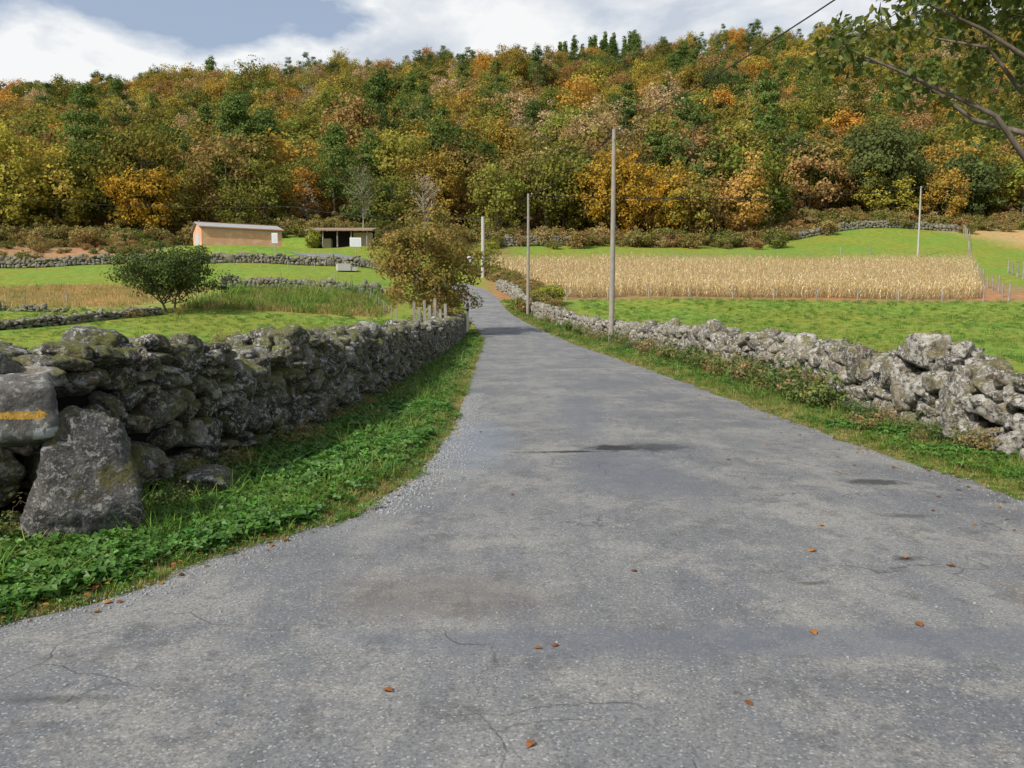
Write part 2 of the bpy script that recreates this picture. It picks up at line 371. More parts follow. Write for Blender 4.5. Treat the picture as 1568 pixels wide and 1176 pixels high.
stone_wall('dry_stone_wall',[(6.4,3),(5.85,8.5),(5.8,13),(5.9,18),(5.9,30),(5.7,40),(5.0,48),(3.7,56),(2.5,63),(1.2,72),(.1,82),(-1.5,89)],
           lambda s:.92+.08*float(sst(6,16,s))+.05*math.sin(s*.35),.66,ST_R,.28,.20,lodn,8,hvar=.09)
one=lambda y:1
stone_wall('field_wall',[(-46,38),(-34,43),(-29,50),(-26,57)],.5,.6,ST_F,.34,.22,one,12)
stone_wall('field_wall',[(-30.5,81),(-22,81),(-11.5,80)],.9,.7,ST_F,.45,.3,one,13,hvar=.2)
stone_wall('field_wall',[(-72,101),(-50,103),(-38,104),(-19,103.5),(-17,102)],1.0,.7,ST_F,.5,.32,one,14,hvar=.25)
stone_wall('field_wall',[(50,154),(62,160),(75,166),(96,168)],1.2,.7,ST_F,.7,.4,one,15,hvar=.2)
stone_wall('field_wall',[(-2,146),(8,148),(14,149)],1.6,.7,ST_F,.7,.4,one,16,hvar=.3)
stone_wall('field_wall',[(-34,59),(-45,60),(-75,61)],.2,.5,ST_F,.4,.22,one,17,hvar=.15)

def boulder(name,seed,loc,dims,rot,mat,sub=4,extra=7,rough=.045,taper=0):
    V,F=rock(sub,seed,extra,rough,16.)
    V[:,:2]*=(1-taper*V[:,2:3]);V=V*np.array(dims)/2
    o=link(bpy.data.objects.new(name,mesh_np(name,V,F,[mat],r=np.full(len(V),.45),smooth=True)));o.location=loc;o.rotation_euler=rot
    return o
boulder('standing_stone',31,(-2.98,5.35,.38),(.70,.42,1.02),(-.1,.14,math.radians(38)),ST_S,4,9,.05,.16)
boulder('boulder',35,(-2.68,6.75,.10),(.6,.45,.34),(0,.1,math.radians(75)),ST_L)
boulder('boulder',36,(-3.6,6.6,1.33),(.5,.45,.28),(.1,.1,.4),ST_L)
boulder('boulder',37,(-4.2,5.95,1.27),(.55,.45,.22),(.05,.05,.9),ST_L)
m=M('stone_with_yellow_arrow_paint');v=m.coord();n=m.noise(v,9,7,.65)
c=m.ramp(n,[(.25,(.07,.065,.058)),(.75,(.20,.19,.17))])
c=m.mix(m.ramp(m.noise(v,16,5,.6),[(.55,0),(.61,.7)]),c,(.36,.35,.32))
c=m.mix(m.ramp(m.noise(v,5,6,.65),[(.5,0),(.6,.7)]),c,(.055,.05,.045))
x=m.n('ShaderNodeSeparateXYZ');m.set(x.inputs[0],v)
zz=m.math('ADD',x.outputs[2],m.math('MULTIPLY',m.math('SUBTRACT',m.noise(v,12,4),.5),.05))
st=m.math('MULTIPLY',m.math('LESS_THAN',m.math('ABSOLUTE',m.math('SUBTRACT',zz,-.02)),.026),m.math('LESS_THAN',x.outputs[0],.24))
ah=m.math('MULTIPLY',m.math('LESS_THAN',m.math('ABSOLUTE',m.math('SUBTRACT',m.math('ABSOLUTE',m.math('ADD',zz,.02)),m.math('SUBTRACT',.24,x.outputs[0]))),.013),m.math('GREATER_THAN',x.outputs[0],.20))
worn=m.ramp(m.noise(v,26,5,.75),[(.36,0),(.5,.9)])
c=m.mix(m.math('MULTIPLY',m.math('MAXIMUM',st,ah),worn),c,(.54,.30,.04))
bl=m.math('MULTIPLY',m.math('LESS_THAN',m.math('ABSOLUTE',m.math('ADD',zz,.155)),.05),m.ramp(m.noise(m.coord(scale=(1,1,.4)),9,4),[(.46,0),(.5,.8)]))
c=m.mix(bl,c,(.38,.40,.38))
PAINT=m.done(m.bsdf(c,.9,m.bump(n,.8,.04),.2))
boulder('waymark_stone',44,(-3.42,5.12,.95),(.70,.36,.52),(0,.03,math.radians(34)),PAINT,4,3,.03)

# ------------------------------------------------------------------ tree generator
def tree(seed,H,cb,R,K,lp,ls,rc,tr,nl,shape='round',mats=(0,1),sides=6,twig=.02,top=.86,lr=.5,trunks=1,lean=0,asp=.7,tw=True):
    r=np.random.default_rng(seed);A=Acc();c=np.array([0,0,(H+cb)/2]);sz=(H-cb)/2
    d=r.normal(0,1,(K,3));d/=np.linalg.norm(d,axis=1)[:,None]
    if shape=='round':
        az=np.arctan2(d[:,1],d[:,0]);ph=r.uniform(0,6.28,4)
        lump=1+.16*np.sin(3*az+ph[0])+.12*np.sin(5*az+ph[1]+4*d[:,2])+.1*np.sin(7*d[:,2]+ph[2])
        rad=r.uniform(lr**2,1,K)**.5*lump; pts=c+d*np.array([R,R,sz])*rad[:,None]
        pts[:,2]=np.maximum(pts[:,2],cb*.8)
    elif shape=='pine':
        u=r.uniform(0,1,K);az=r.uniform(0,6.28,K);rr=R*np.sqrt(r.uniform(.05,1,K))*np.sqrt(np.clip(1.05-u**2,0,1))*(.55+.45*np.sin(u*3.14))
        lv=np.round(u*6)/6;pts=np.stack([rr*np.cos(az),rr*np.sin(az),cb+(H-cb)*(lv*.6+u*.4)],1)
    else:
        u=r.uniform(0,1,K)**1.25;az=r.uniform(0,6.28,K);rr=R*(1-u)*r.uniform(.5,1.05,K)
        pts=np.stack([rr*np.cos(az),rr*np.sin(az),cb+(H-cb)*u-rr*.25],1)
    trs=[]
    for q in range(trunks):
        a=q/trunks*6.28+.4; off=np.array([math.cos(a),math.sin(a),0])*(tr*1.2 if trunks>1 else 0)
        t=np.linspace(0,1,9);px=np.stack([t*0,t*0,t*H*top],1)+off+off*t[:,None]*(R*.35/max(tr*1.2,.01) if trunks>1 else 0)
        w=np.cumsum(r.normal(0,.018*H,(9,2)),0)*.5;w-=w[0];px[:,:2]+=w;px[0,2]=-.3
        rd=tr*(1-.9*t**.8)/(1 if trunks==1 else 1.4);rd[0]*=1.4
        V,F=tube(px,rd,8 if sides>4 else 5);A.add(V,F,0);trs.append(px)
    nodes=[]
    for k in range(K):
        e=pts[k]
        if k<nl:
            px=trs[k%len(trs)];hr=math.hypot(e[0],e[1]);hz=np.clip(e[2]-hr*.6-.05*H,H*.12 if cb<H*.2 else cb*.6,H*top*.93)
            s=np.array([np.interp(hz,px[:,2],px[:,0]),np.interp(hz,px[:,2],px[:,1]),hz])
            t=np.linspace(0,1,6)[:,None];b=s*(1-t)+e*t;b[:,2]+=(np.sin(t[:,0]*3.14)*hr*.08);b[1:-1]+=r.normal(0,.03*hr+.01,(4,3))
            V,F=tube(b,np.interp(t[:,0],[0,1],[tr*.38*(1-.6*hz/H),twig]),5);A.add(V,F,0);nodes+=list(b[2:])
        elif tw:
            nd=np.array(nodes);j=np.argmin(np.linalg.norm(nd-e,axis=1));s=nd[j]
            t=np.linspace(0,1,4)[:,None];b=s*(1-t)+e*t;b[1:-1]+=r.normal(0,.04*np.linalg.norm(e-s)+.005,(2,3))
            V,F=tube(b,np.linspace(twig*1.1,twig*.4,4),3);A.add(V,F,0)
            if r.random()<.5:nodes.append(e)
    if lp>0:
        n=K*lp;kk=np.repeat(np.arange(K),lp);cs=rc*r.uniform(.65,1.35,K)
        q=r.normal(0,1,(n,3));ql=np.linalg.norm(q,axis=1)[:,None];q=q/ql*np.minimum(ql,1.9)*.62
        ctr=pts[kk]+q*cs[kk][:,None]*[1,1,asp]
        out=ctr-c;out/=np.linalg.norm(out,axis=1)[:,None]+1e-6
        nn=q*.6+out*.45+[0,0,.35]+r.normal(0,.5,(n,3));nn/=np.linalg.norm(nn,axis=1)[:,None]+1e-6
        a=np.cross(nn,r.normal(0,1,(n,3)));a/=np.linalg.norm(a,axis=1)[:,None]+1e-6;b=np.cross(nn,a)
        s=(ls*r.uniform(.6,1.35,n))[:,None];wd=.36 if shape!='pine' else .28
        V=np.stack([ctr-a*s*.5,ctr+b*s*wd+a*s*.05+nn*s*.08,ctr+a*s*.5-nn*s*.05,ctr-b*s*wd+a*s*.05+nn*s*.08],1).reshape(-1,3)
        F=np.arange(n*4).reshape(n,4)
        cr=r.uniform(.2,.8,K)
        rv=np.clip(cr[kk]*.6+r.uniform(0,.5,n),0,1);A.add(V,F,1,np.repeat(rv,4))
    return A
OL=(.225,.215,.045);GR=(.14,.185,.045);OC=(.45,.29,.06);OR=(.50,.25,.05);BR=(.34,.20,.09);YG=(.34,.30,.055);LG=(.205,.25,.05);DG=(.085,.125,.04)
AUT=foliage('autumn_foliage',[(0,GR),(.1,OL),(.18,BR),(.27,OL),(.36,YG),(.44,OC),(.52,OL),(.59,LG),(.66,OC),(.73,BR),(.80,OL),(.87,OR),(.93,DG),(1,GR)],.36,.11,nmix=.14,tv=.55)
PIN=foliage('pine_foliage',[(0,(.095,.145,.042)),(.5,(.125,.18,.048)),(1,(.16,.215,.052))],.25,.3)
PALE=foliage('pale_brown_foliage',[(0,(.50,.36,.20)),(1,(.44,.32,.16))],.3,.3)
OAKD=foliage('oak_foliage',[(0,(.09,.12,.04)),(1,(.155,.165,.055))],.25,.3)
kinds=[];
for i in range(8):
    R_=[6.4,7.4,6.0,7.8,6.9,5.4,7.2,6.2][i];H_=[17,16,19,15.5,18,19,14.5,17][i]
    kinds.append(tree(200+i,H_,[3,2.2,3.2,1.8,3,3.5,2,2.5][i],R_,76,46,.66,1.65,.3,10,sides=4,tw=False,lr=.6).mesh('autumn_tree',[BARK,AUT]))
for i in range(3): kinds.append(tree(300+i,[23,21,22][i],[9,7,8][i],4.6,46,64,.6,1.4,.28,14,'pine',asp=.6,sides=4,tw=False).mesh('pine',[BARK,PIN]))
kinds.append(tree(310,15,1.5,3.1,80,30,.6,.8,.22,24,'cone',asp=.6,top=.97,tw=False).mesh('spruce',[BARK,PIN]))
kinds.append(tree(320,16,3.2,4.6,150,9,.35,.7,.22,30,twig=.05).mesh('bare_tree',[BARKP,PALE]))
kinds.append(tree(321,18,3,6.2,85,38,.55,1.3,.28,16,tw=False).mesh('brown_tree',[BARKP,PALE]))
P=[];vi=[];sc=[]
y=135.
while y<474:
    st=8.4+ (y-130)*.004;x=-y*.78
    while x<y*.78:
        xx=x+RG.uniform(-4,4);yy=y+RG.uniform(-3.5,3.5)
        if yy>YF(xx)+1 and not(yy>455 and RG.random()<.4):
            u=RG.random();cl=mn.noise(Vector((xx*.02,yy*.02,5)))
            pp=.06+.22*max(0,cl)+(.12 if yy>400 else 0)+(.16 if (yy>260 and xx/yy>.2) else 0)
            if u<pp:k=8+RG.integers(3)
            elif u<pp+.03:k=12
            elif u<pp+.08:k=13
            else:k=RG.integers(8)
            s=np.interp(yy,[130,200,320,470],[1.0,.98,.84,.66])*RG.uniform(.62,1.22)
            if yy<YF(xx)+8: s*=.85
            P.append((xx,yy,T(xx,yy)-.6));vi.append(k);sc.append((s*RG.uniform(.9,1.15),s*RG.uniform(.9,1.15),s*RG.uniform(.85,1.2)))
        x+=st
    y+=st*.88
for i in range(26):
    xx=RG.uniform(26,72);yy=RG.uniform(440,462);P.append((xx,yy,T(xx,yy)));vi.append(11);sc.append((1.1,1.1,RG.uniform(.95,1.45)))
scatter('forest',kinds,P,vi,rotz(len(P),.03),sc)

def place(name,A,x,y,mats,dz=-.05,rz=0,sc=1):
    e=link(bpy.data.objects.new(name,None));e.location=(x,y,T(x,y)+dz);e.rotation_euler=(0,0,rz);e.scale=(sc,)*3
    V=np.vstack(A.V);F=np.vstack(A.F);Mi=np.concatenate(A.M);R=np.concatenate(A.R)
    for k,nm in ((0,'trunk_and_limbs'),(1,'foliage')):
        f=F[Mi==k]
        if len(f)==0: continue
        u,inv=np.unique(f.ravel(),return_inverse=True)
        o=link(bpy.data.objects.new(nm,mesh_np(nm,V[u],inv.reshape(f.shape),[mats[k]],r=R[u],smooth=(k==0))));o.parent=e
    return e
RSF=foliage('roadside_tree_leaves',[(0,(.19,.215,.045)),(.45,(.27,.22,.055)),(.75,(.31,.19,.07)),(1,(.36,.20,.08))],.35,.9,rnd=False)
place('roadside_tree',tree(51,8.1,1.2,3.4,200,72,.19,.58,.11,34,trunks=4,twig=.014,lr=.3,top=.62),-5.2,47.5,[BARKP,RSF])
APF=foliage('apple_leaves',[(0,(.06,.09,.03)),(.6,(.095,.13,.04)),(1,(.17,.185,.055))],.3,.8,rnd=False)
place('apple_tree',tree(52,5.5,.9,4.0,150,75,.2,.64,.14,26,trunks=2,twig=.02,lr=.3),-26.3,59.5,[BARK,APF])
place('oak_tree',tree(53,21,2,11.5,260,60,.75,1.8,.5,30,asp=.6),86,186,[BARK,OAKD])
place('oak_tree',tree(54,17,2,8.5,190,55,.65,1.6,.4,26,asp=.6),105,184,[BARK,OAKD])
place('oak_tree',tree(64,16,2,8,190,55,.65,1.6,.4,26,asp=.6),68,181,[BARK,OAKD])
place('poplar_tree',tree(55,26,4,8.6,260,44,.48,1.3,.35,40),20.5,184,[BARKP,PALE])
place('birch_tree',tree(56,14,3,3.0,120,4,.25,.6,.16,50,twig=.05),-15.5,140,[BARKP,PALE])
place('poplar_tree',tree(59,14,5,3.0,110,14,.3,.7,.16,40,twig=.04),-27,141,[BARKP,OAKD])
for sd,(px,py,H) in enumerate(((-84,156,27),(-57,164,26),(-72,186,26),(-36,160,20),(-30,170,18))):
    place('pine_tree',tree(330+sd,H,H*.34,4.8,80,75,.52,1.4,.34,20,'pine',asp=.65),px,py,[BARK,PIN])
ORF=foliage('orange_tree_leaves',[(0,(.23,.23,.035)),(.5,(.44,.28,.04)),(1,(.52,.27,.04))],.36,.35,rnd=False)
place('chestnut_tree',tree(57,18,2,7.6,190,50,.52,1.4,.35,24),21,157,[BARK,ORF])
place('chestnut_tree',tree(58,14,1.5,6.2,150,50,.5,1.3,.3,24),33,157,[BARK,ORF])
place('chestnut_tree',tree(60,13,2,6,150,50,.5,1.3,.3,24),-66,141,[BARK,ORF])
OVF=foliage('overhanging_tree_leaves',[(0,(.07,.115,.022)),(.5,(.12,.155,.03)),(.8,(.27,.23,.035)),(.93,(.38,.20,.03)),(1,(.42,.06,.03))],.45,1.2,gloss=True,rnd=False)
place('overhanging_tree',tree(61,10.9,3.3,4.8,520,78,.125,.42,.2,46,twig=.011,lr=.3,asp=1.),8.9,9.6,[BARK,OVF])

SCF=foliage('scrub_foliage',[(0,(.14,.17,.04)),(.3,(.26,.21,.07)),(.5,(.32,.19,.08)),(.7,(.19,.20,.05)),(1,(.38,.27,.12))],.3,.8)
sk=[tree(400+i,1.8,.05,1.3,42,26,.2,.34,.04,12,twig=.012,top=.5,sides=4).mesh('bush',[BARK,SCF]) for i in range(4)]
P=[];sc=[]
for i in range(520):
    xx=RG.uniform(-110,120);yy=float(YF(xx))+RG.normal(-1,3.2)
    if math.hypot(xx+43,yy-126)<14: continue
    P.append((xx,yy,T(xx,yy)-.1));sc.append(RG.uniform(.5,1.9))
for i in range(90):
    xx=RG.uniform(-90,-54);yy=RG.uniform(105,134);P.append((xx,yy,T(xx,yy)-.1));sc.append(RG.uniform(.3,.9))
for i in range(150):
    yy=RG.uniform(66,112);xx=float(np.interp(yy,[66,80,90,100,112],[2.8,2.2,.8,-1.5,-5]))+RG.uniform(-1.6,1.6)
    P.append((xx,yy,T(xx,yy)-.1));sc.append(RG.uniform(.35,.85))
for i in range(60):
    xx=RG.uniform(-26,-9);yy=RG.uniform(130,146);P.append((xx,yy,T(xx,yy)-.1));sc.append(RG.uniform(.5,1.2))
for i in range(70):
    yy=RG.uniform(50,90);xx=float(RL(yy))-RG.uniform(.9,2.8);P.append((xx,yy,T(xx,yy)-.1));sc.append(RG.uniform(.25,.7))
for i in range(50):
    t=RG.random();xx=-46+20*t+RG.normal(0,.8);yy=38+19*t+RG.normal(0,.8);P.append((xx,yy,T(xx,yy)-.1));sc.append(RG.uniform(.2,.4))
scatter('scrub',sk,P,RG.integers(0,4,len(P)),rotz(len(P)),sc)
SHF=foliage('shrub_leaves',[(0,(.24,.28,.04)),(1,(.36,.35,.06))],.3,.8,rnd=False)
for (xx,yy,H,R) in ((-31.5,123,3.0,1.2),(-4,128,3.2,2.2),(-8.5,124,2.6,1.8),(3.8,75,1.8,1.2)):
    place('shrub',tree(int(H*10),H,.1,R,60,40,.2,.4,.06,12,twig=.015,top=.5),xx,yy,[BARK,SHF])

# ------------------------------------------------------------------ grass and weeds
def blades(seed,n,h,spread,w,bend=.5,segs=3):
    r=np.random.default_rng(seed);A=Acc()
    for i in range(n):
        a=r.uniform(0,6.28);p=np.array([math.cos(a),math.sin(a),0])*spread*math.sqrt(r.random());a2=a+r.normal(0,1.)
        dr=np.array([math.cos(a2),math.sin(a2),0]);sd=np.array([-dr[1],dr[0],0]);H=h*r.uniform(.5,1.25);b=bend*r.uniform(.2,1.3)
        V=[]
        for k in range(segs+1):
            t=k/segs;c=p+dr*H*b*t*t+np.array([0,0,H*(t-.35*b*t*t)]);ww=w*(1-t**1.6*.88)
            V+=[c-sd*ww/2,c+sd*ww/2]
        F=[[2*k,2*k+1,2*k+3,2*k+2] for k in range(segs)]
        A.add(V,F,0,r.random())
    return A
def clover(seed,n,spread,h,ls):
    r=np.random.default_rng(seed);A=Acc()
    for i in range(n):
        a=r.uniform(0,6.28);p=np.array([math.cos(a),math.sin(a),0])*spread*math.sqrt(r.random());hh=h*r.uniform(.3,1.2)
        c=p+[0,0,hh];rv=r.random();nn=np.array([r.normal(0,.35),r.normal(0,.35),1]);nn/=np.linalg.norm(nn)
        for k in range(3):
            b=a+k*2.094;d=np.array([math.cos(b),math.sin(b),0]);d=d-nn*d.dot(nn);s=np.cross(nn,d);L=ls*r.uniform(.8,1.2)
            A.add([c,c+d*L*.55+s*L*.45+nn*.1*L,c+d*L-nn*.1*L,c+d*L*.55-s*L*.45+nn*.1*L],[[0,1,2,3]],0,rv)
    return A
GRS=foliage('grass_blades',[(0,(.10,.205,.025)),(.45,(.14,.255,.03)),(.8,(.21,.275,.045)),(1,(.34,.30,.12))],.4,2.,gloss=True,nmix=.5)
GRY=foliage('dry_grass_blades',[(0,(.30,.30,.08)),(.5,(.46,.36,.15)),(1,(.56,.41,.20))],.35,2.)
CLV=foliage('clover_leaves',[(0,(.065,.17,.025)),(1,(.12,.24,.035))],.3,3.,gloss=True)
gk=[blades(1,26,.065,.07,.006,.7).mesh('g',[GRS]),blades(2,22,.10,.07,.006,.9).mesh('g',[GRS]),blades(3,26,.045,.08,.006,.9).mesh('g',[GRS]),
    clover(4,14,.10,.055,.03).mesh('c',[CLV]),clover(5,11,.10,.08,.04).mesh('c',[CLV]),blades(6,16,.06,.07,.005,1.).mesh('d',[GRY]),
    blades(7,26,.20,.08,.008,.9,4).mesh('g',[GRS])]
def wallL(y): return np.interp(y,[3.9,4.5,5.0,5.6,7.6,10.5,17,30,48],[-6,-4.7,-3.75,-2.95,-2.85,-2.6,-2.5,-2.55,-2.95])
def verge(N,y0,y1,lo,hi,edge,pmix,seed,sgain=26,cth=-.02):
    r=np.random.default_rng(seed);y=1/r.uniform(1/y1,1/y0,N);a=lo(y);b=hi(y);t=r.random(N);x=a+(b-a)*t
    dist=np.abs(x-(b if edge=='hi' else a))
    ok=(dist>.3*np.array([mn.noise(Vector((q*1.3,seed,0)))+.15+.4*mn.noise(Vector((q*5,seed,0))) for q in y]))&(b>a)
    x=x[ok];y=y[ok];dist=dist[ok];n=len(x)
    vi=r.choice(7,n,p=pmix)
    vi=np.where((dist<.38)&(r.random(n)<.6),np.where(r.random(n)<.65,5,2),vi)
    patch=np.array([mn.noise(Vector((p*.9,q*.9,seed))) for p,q in zip(x,y)])
    dry=np.array([mn.noise(Vector((p*1.4+7,q*.6,seed))) for p,q in zip(x,y)])
    vi=np.where((dry>.2)&(r.random(n)<.4),5,vi)
    vi=np.where((patch>cth)&(y<13)&(dist>.26)&(r.random(n)<.8),r.choice([3,4],n),vi)
    s=(.85+y/sgain)*r.uniform(.6,1.35,n)*np.where(dist<.3,.6,1)
    return np.stack([x,y,terr(x,y)+.0],1),vi,s
P1,v1,s1=verge(20000,3.4,49,lambda y:wallL(y)-.1,lambda y:RL(y)+.05,'hi',[.32,.2,.24,.1,.06,.05,.03],21,cth=.04)
scatter('verge_grass',gk,P1,v1,rotz(len(P1),.12),s1)
WR=([4,8.5,13,18,30,40,48,56,63,72,82],[5.75,5.55,5.5,5.6,5.6,5.4,4.7,3.4,2.2,.9,-.3])
P2,v2,s2=verge(12000,4.6,78,lambda y:RR(y)-.03,lambda y:np.interp(y,*WR),'lo',[.3,.18,.24,.05,.02,.19,.02],22,cth=.25)
scatter('verge_grass',gk,P2,v2,rotz(len(P2),.12),s2*np.where(P2[:,1]<14,.75,1))
def field(N,poly,seed,kinds_p,s0):
    r=np.random.default_rng(seed);x0,x1,y0,y1=poly;y=r.uniform(y0,y1,N);x=r.uniform(x0,x1,N)
    k=(np.abs(x/np.maximum(y,1))<.75);x=x[k];y=y[k]
    return np.stack([x,y,terr(x,y)],1),r.choice(7,len(x),p=kinds_p),s0*(1+y/35)*r.uniform(.6,1.3,len(x))
Pa,va,sa=field(8000,(6.6,56,8,78),31,[.35,.1,.4,.03,.03,.07,.02],1.)
Pb,vb,sb=field(5000,(-42,-4,14,62),32,[.35,.1,.4,.03,.03,.07,.02],1.)
Pc,vc,sc_=field(4000,(-62,-31,62,81),33,[.02,.02,0,0,0,.96,0],2.0)
Pd,vd,sd_=field(2500,(-27,-11,63,79),34,[.1,.1,0,0,0,.77,.03],2.6)
P=np.vstack([Pa,Pb,Pc,Pd]);scatter('field_grass',gk,P,np.concatenate([va,vb,vc,vd]),rotz(len(P),.12),np.concatenate([sa,sb,sc_,sd_]))
WDF=foliage('weed_leaves',[(0,(.08,.14,.03)),(.5,(.14,.19,.04)),(.8,(.24,.20,.06)),(1,(.32,.2,.10))],.35,3.,gloss=True)
wk=[tree(500+i,.42,.03,.26,30,12,.045,.09,.008,9,twig=.003,top=.6,sides=4).mesh('weed',[BARK,WDF]) for i in range(4)]
P=[];sc=[]
for i in range(260):
    yy=1/RG.uniform(1/60,1/8);xx=float(np.interp(yy,*WR))-abs(RG.normal(0,.22))
    if yy<12.5 and RG.random()<.75: continue
    P.append((xx,yy,T(xx,yy)));sc.append((RG.uniform(.3,.6) if yy<12.5 else RG.uniform(.5,1.4))+yy/60)
for i in range(110):
    yy=1/RG.uniform(1/48,1/5);xx=float(wallL(yy))+abs(RG.normal(0,.12));P.append((xx,yy,T(xx,yy)));sc.append(RG.uniform(.25,.7))
for i in range(60):
    yy=RG.uniform(12,45);xx=6.05+RG.normal(0,.2);P.append((xx,yy,T(xx,yy)+.8));sc.append(RG.uniform(.5,1.1))
for i in range(40):
    yy=RG.uniform(6,40);xx=-3.15+RG.normal(0,.2);P.append((xx,yy,T(xx,yy)+1.2));sc.append(RG.uniform(.2,.45))
scatter('roadside_weeds',wk,P,RG.integers(0,4,len(P)),rotz(len(P)),sc)

LF=foliage('fallen_leaf',[(0,(.14,.065,.03)),(.5,(.24,.11,.04)),(.85,(.34,.17,.04)),(.95,(.46,.28,.05)),(1,(.12,.07,.035))],.1,3.,nmix=.1)
def leafm(seed):
    r=np.random.default_rng(seed);A=Acc();n=7;pr=[0,.55,.9,1,.8,.45,0]
    V=[]
    for k in range(n):
        t=k/(n-1);w=pr[k]*.32*r.uniform(.85,1.1)+.01;z=.10*math.sin(t*3.1)
        V+=[(t-.5,-w,z+.3*w*r.random()),(t-.5,w,z+.3*w*r.random())]
    A.add(V,[[2*k,2*k+2,2*k+3,2*k+1] for k in range(n-1)],0,r.random()*.6);return A.mesh('leaf',[LF])
lk=[leafm(i) for i in range(6)]
def roadz(xx,yy):
    l=float(RL(yy));r_=float(RR(yy));t=(xx-l)/(r_-l)
    return T(xx,yy)+.012+.05*float(sst(40,58,yy))+(crownz(t,yy) if 0<t<1 else 0)
P=[];sc=[]
for i in range(950):
    yy=1/RG.uniform(1/60,1/2.4);l,r_=float(RL(yy)),float(RR(yy));l=max(l,-3)
    u=RG.random()
    if u<.025: xx=RG.uniform(l,r_)
    elif u<.62: xx=r_-RG.normal(.15,.45)
    else: xx=l+RG.normal(-.18,.18)
    off=(l<xx<r_)
    P.append((xx,yy,roadz(xx,yy)+(.004 if off else .035)));sc.append(RG.uniform(.02,.06))
for (xx,yy) in ((2.55,4.86),(2.75,4.7),(3.1,4.5),(2.3,5.6),(2.0,5.0),(3.2,3.9),(.75,4.6),(1.5,3.7)):
    P.append((xx,yy,roadz(xx,yy)+.005));sc.append(RG.uniform(.045,.075))
scatter('fallen_leaves',lk,P,RG.integers(0,6,len(P)),rotz(len(P),.08),sc)
GV=plain('gravel_stone',(.28,.285,.29),.9,.2,.5,30)
gvk=[mesh_np('gr',*rock(1,700+i),[GV]) for i in range(5)]
P=[];sc=[]
for i in range(5600):
    if i<2800:
        yy=RG.uniform(6.0,15);xx=float(RL(yy))+abs(RG.normal(0,.22));s_=RG.uniform(.003,.011)
    else:
        yy=1/RG.uniform(1/30,1/3.);l,r_=float(RL(yy)),float(RR(yy));u=RG.random();s_=RG.uniform(.0025,.008)
        xx=l+RG.normal(.05,.12) if u<.5 else (r_+RG.normal(-.05,.15) if u<.9 else RG.uniform(max(l,-3),r_))
    P.append((xx,yy,roadz(xx,yy)+.001));sc.append(s_)
scatter('gravel',gvk,P,RG.integers(0,5,len(P)),rotz(len(P),1),sc)

# ------------------------------------------------------------------ maize field
CORN=foliage('dry_maize',[(0,(.58,.45,.22)),(.5,(.70,.57,.31)),(1,(.78,.67,.42))],.4,1.5,nmix=.4)
def corn(seed):
    r=np.random.default_rng(seed);A=Acc();H=r.uniform(1.9,2.2)
    V,F=tube([(0,0,0),(.01,0,H*.5),(.03,.02,H)],[.016,.013,.006],4);A.add(V,F,0,.3)
    for i in range(11):
        z=H*(.12+.8*i/11);a=i*3.14+r.normal(0,.5);d=np.array([math.cos(a),math.sin(a),0]);s=np.array([-d[1],d[0],0]);L=r.uniform(.4,.75);w=r.uniform(.06,.095);V=[]
        for k in range(5):
            t=k/4;c=np.array([0,0,z])+d*L*(t-.25*t*t)+np.array([0,0,L*(.75*t-1.35*t*t)]);ww=w*(.5+1.2*t if t<.4 else 1.65*(1-t)+.03)
            V+=[c-s*ww/2+[0,0,.01*r.normal()],c+s*ww/2]
        A.add(V,[[2*k,2*k+1,2*k+3,2*k+2] for k in range(4)],0,r.random())
    for i in range(5):
        a=r.uniform(0,6.28);V,F=tube([(.03,.02,H),(.03+.08*math.cos(a),.02+.08*math.sin(a),H+.2)],[.006,.004],3);A.add(V,F,0,.2)
    V,F=tube([(0.02,0,H*.45),(.07,.02,H*.5),(.09,.03,H*.57)],[.02,.032,.01],5);A.add(V,F,0,.9)
    return A.mesh('maize',[CORN])
ck=[corn(i) for i in range(6)]
P=[]
yy=80.
while yy<119:
    xl=np.interp(yy,[80,90,100,110,119],[5.2,3.2,1.2,-1.8,-3.6]);xr=np.interp(yy,[80,119],[48.5,70.5])
    xx=xl
    while xx<xr:
        if RG.random()<.94:
            a=xx+RG.normal(0,.08);b=yy+RG.normal(0,.1);P.append((a,b,T(a,b)))
        xx+=.38
    yy+=.8 if yy>84 else .6
sc=RG.uniform(.78,1.14,len(P));scatter('maize_field',ck,P,RG.integers(0,6,len(P)),rotz(len(P),.08),sc)

# ------------------------------------------------------------------ poles, wires, fences
CONC=plain('pole_weathered',(.28,.25,.21),.9,.2,.35,3);CONCW=plain('pole_concrete_pale',(.42,.41,.38),.9,.2,.25,3)
PORC=plain('insulator_brown',(.08,.04,.03),.3,.5);STEEL=plain('galvanised_steel',(.35,.36,.37),.5,.5,.15,9,.6)
def joined(name,parts,mats,smooth=False,loc=(0,0,0),rot=0):
    A=Acc()
    for (V,F),mi in parts:A.add(V,F,mi)
    o=link(bpy.data.objects.new(name,A.mesh(name,mats,smooth)));o.location=loc;o.rotation_euler=(0,0,rot);return o
def pole(x,y,h,r0,r1,mat=CONC):
    t=np.linspace(0,1,6);px=np.stack([t*0+.03*np.sin(t*2),t*0,t*h],1);px[0,2]=-.3
    parts=[(tube(px,np.interp(t,[0,1],[r0,r1]),12),0),(box(.03,0,h+.004,r1*1.3,r1*1.3,.02),0),(tube([(.03,0,h-.25),(.28,0,h-.2),(.32,0,h-.05)],[.015,.015,.015],5),2),
           (tube([(.32,0,h-.08),(.32,0,h-.02),(.32,0,h+.05)],[.045,.055,.03],8),1),(tube([(.03,-.2,h-.55),(.03,.2,h-.55)],[.02,.02],5),2)]
    return joined('utility_pole',parts,[mat,PORC,STEEL],False,(x,y,T(x,y)))
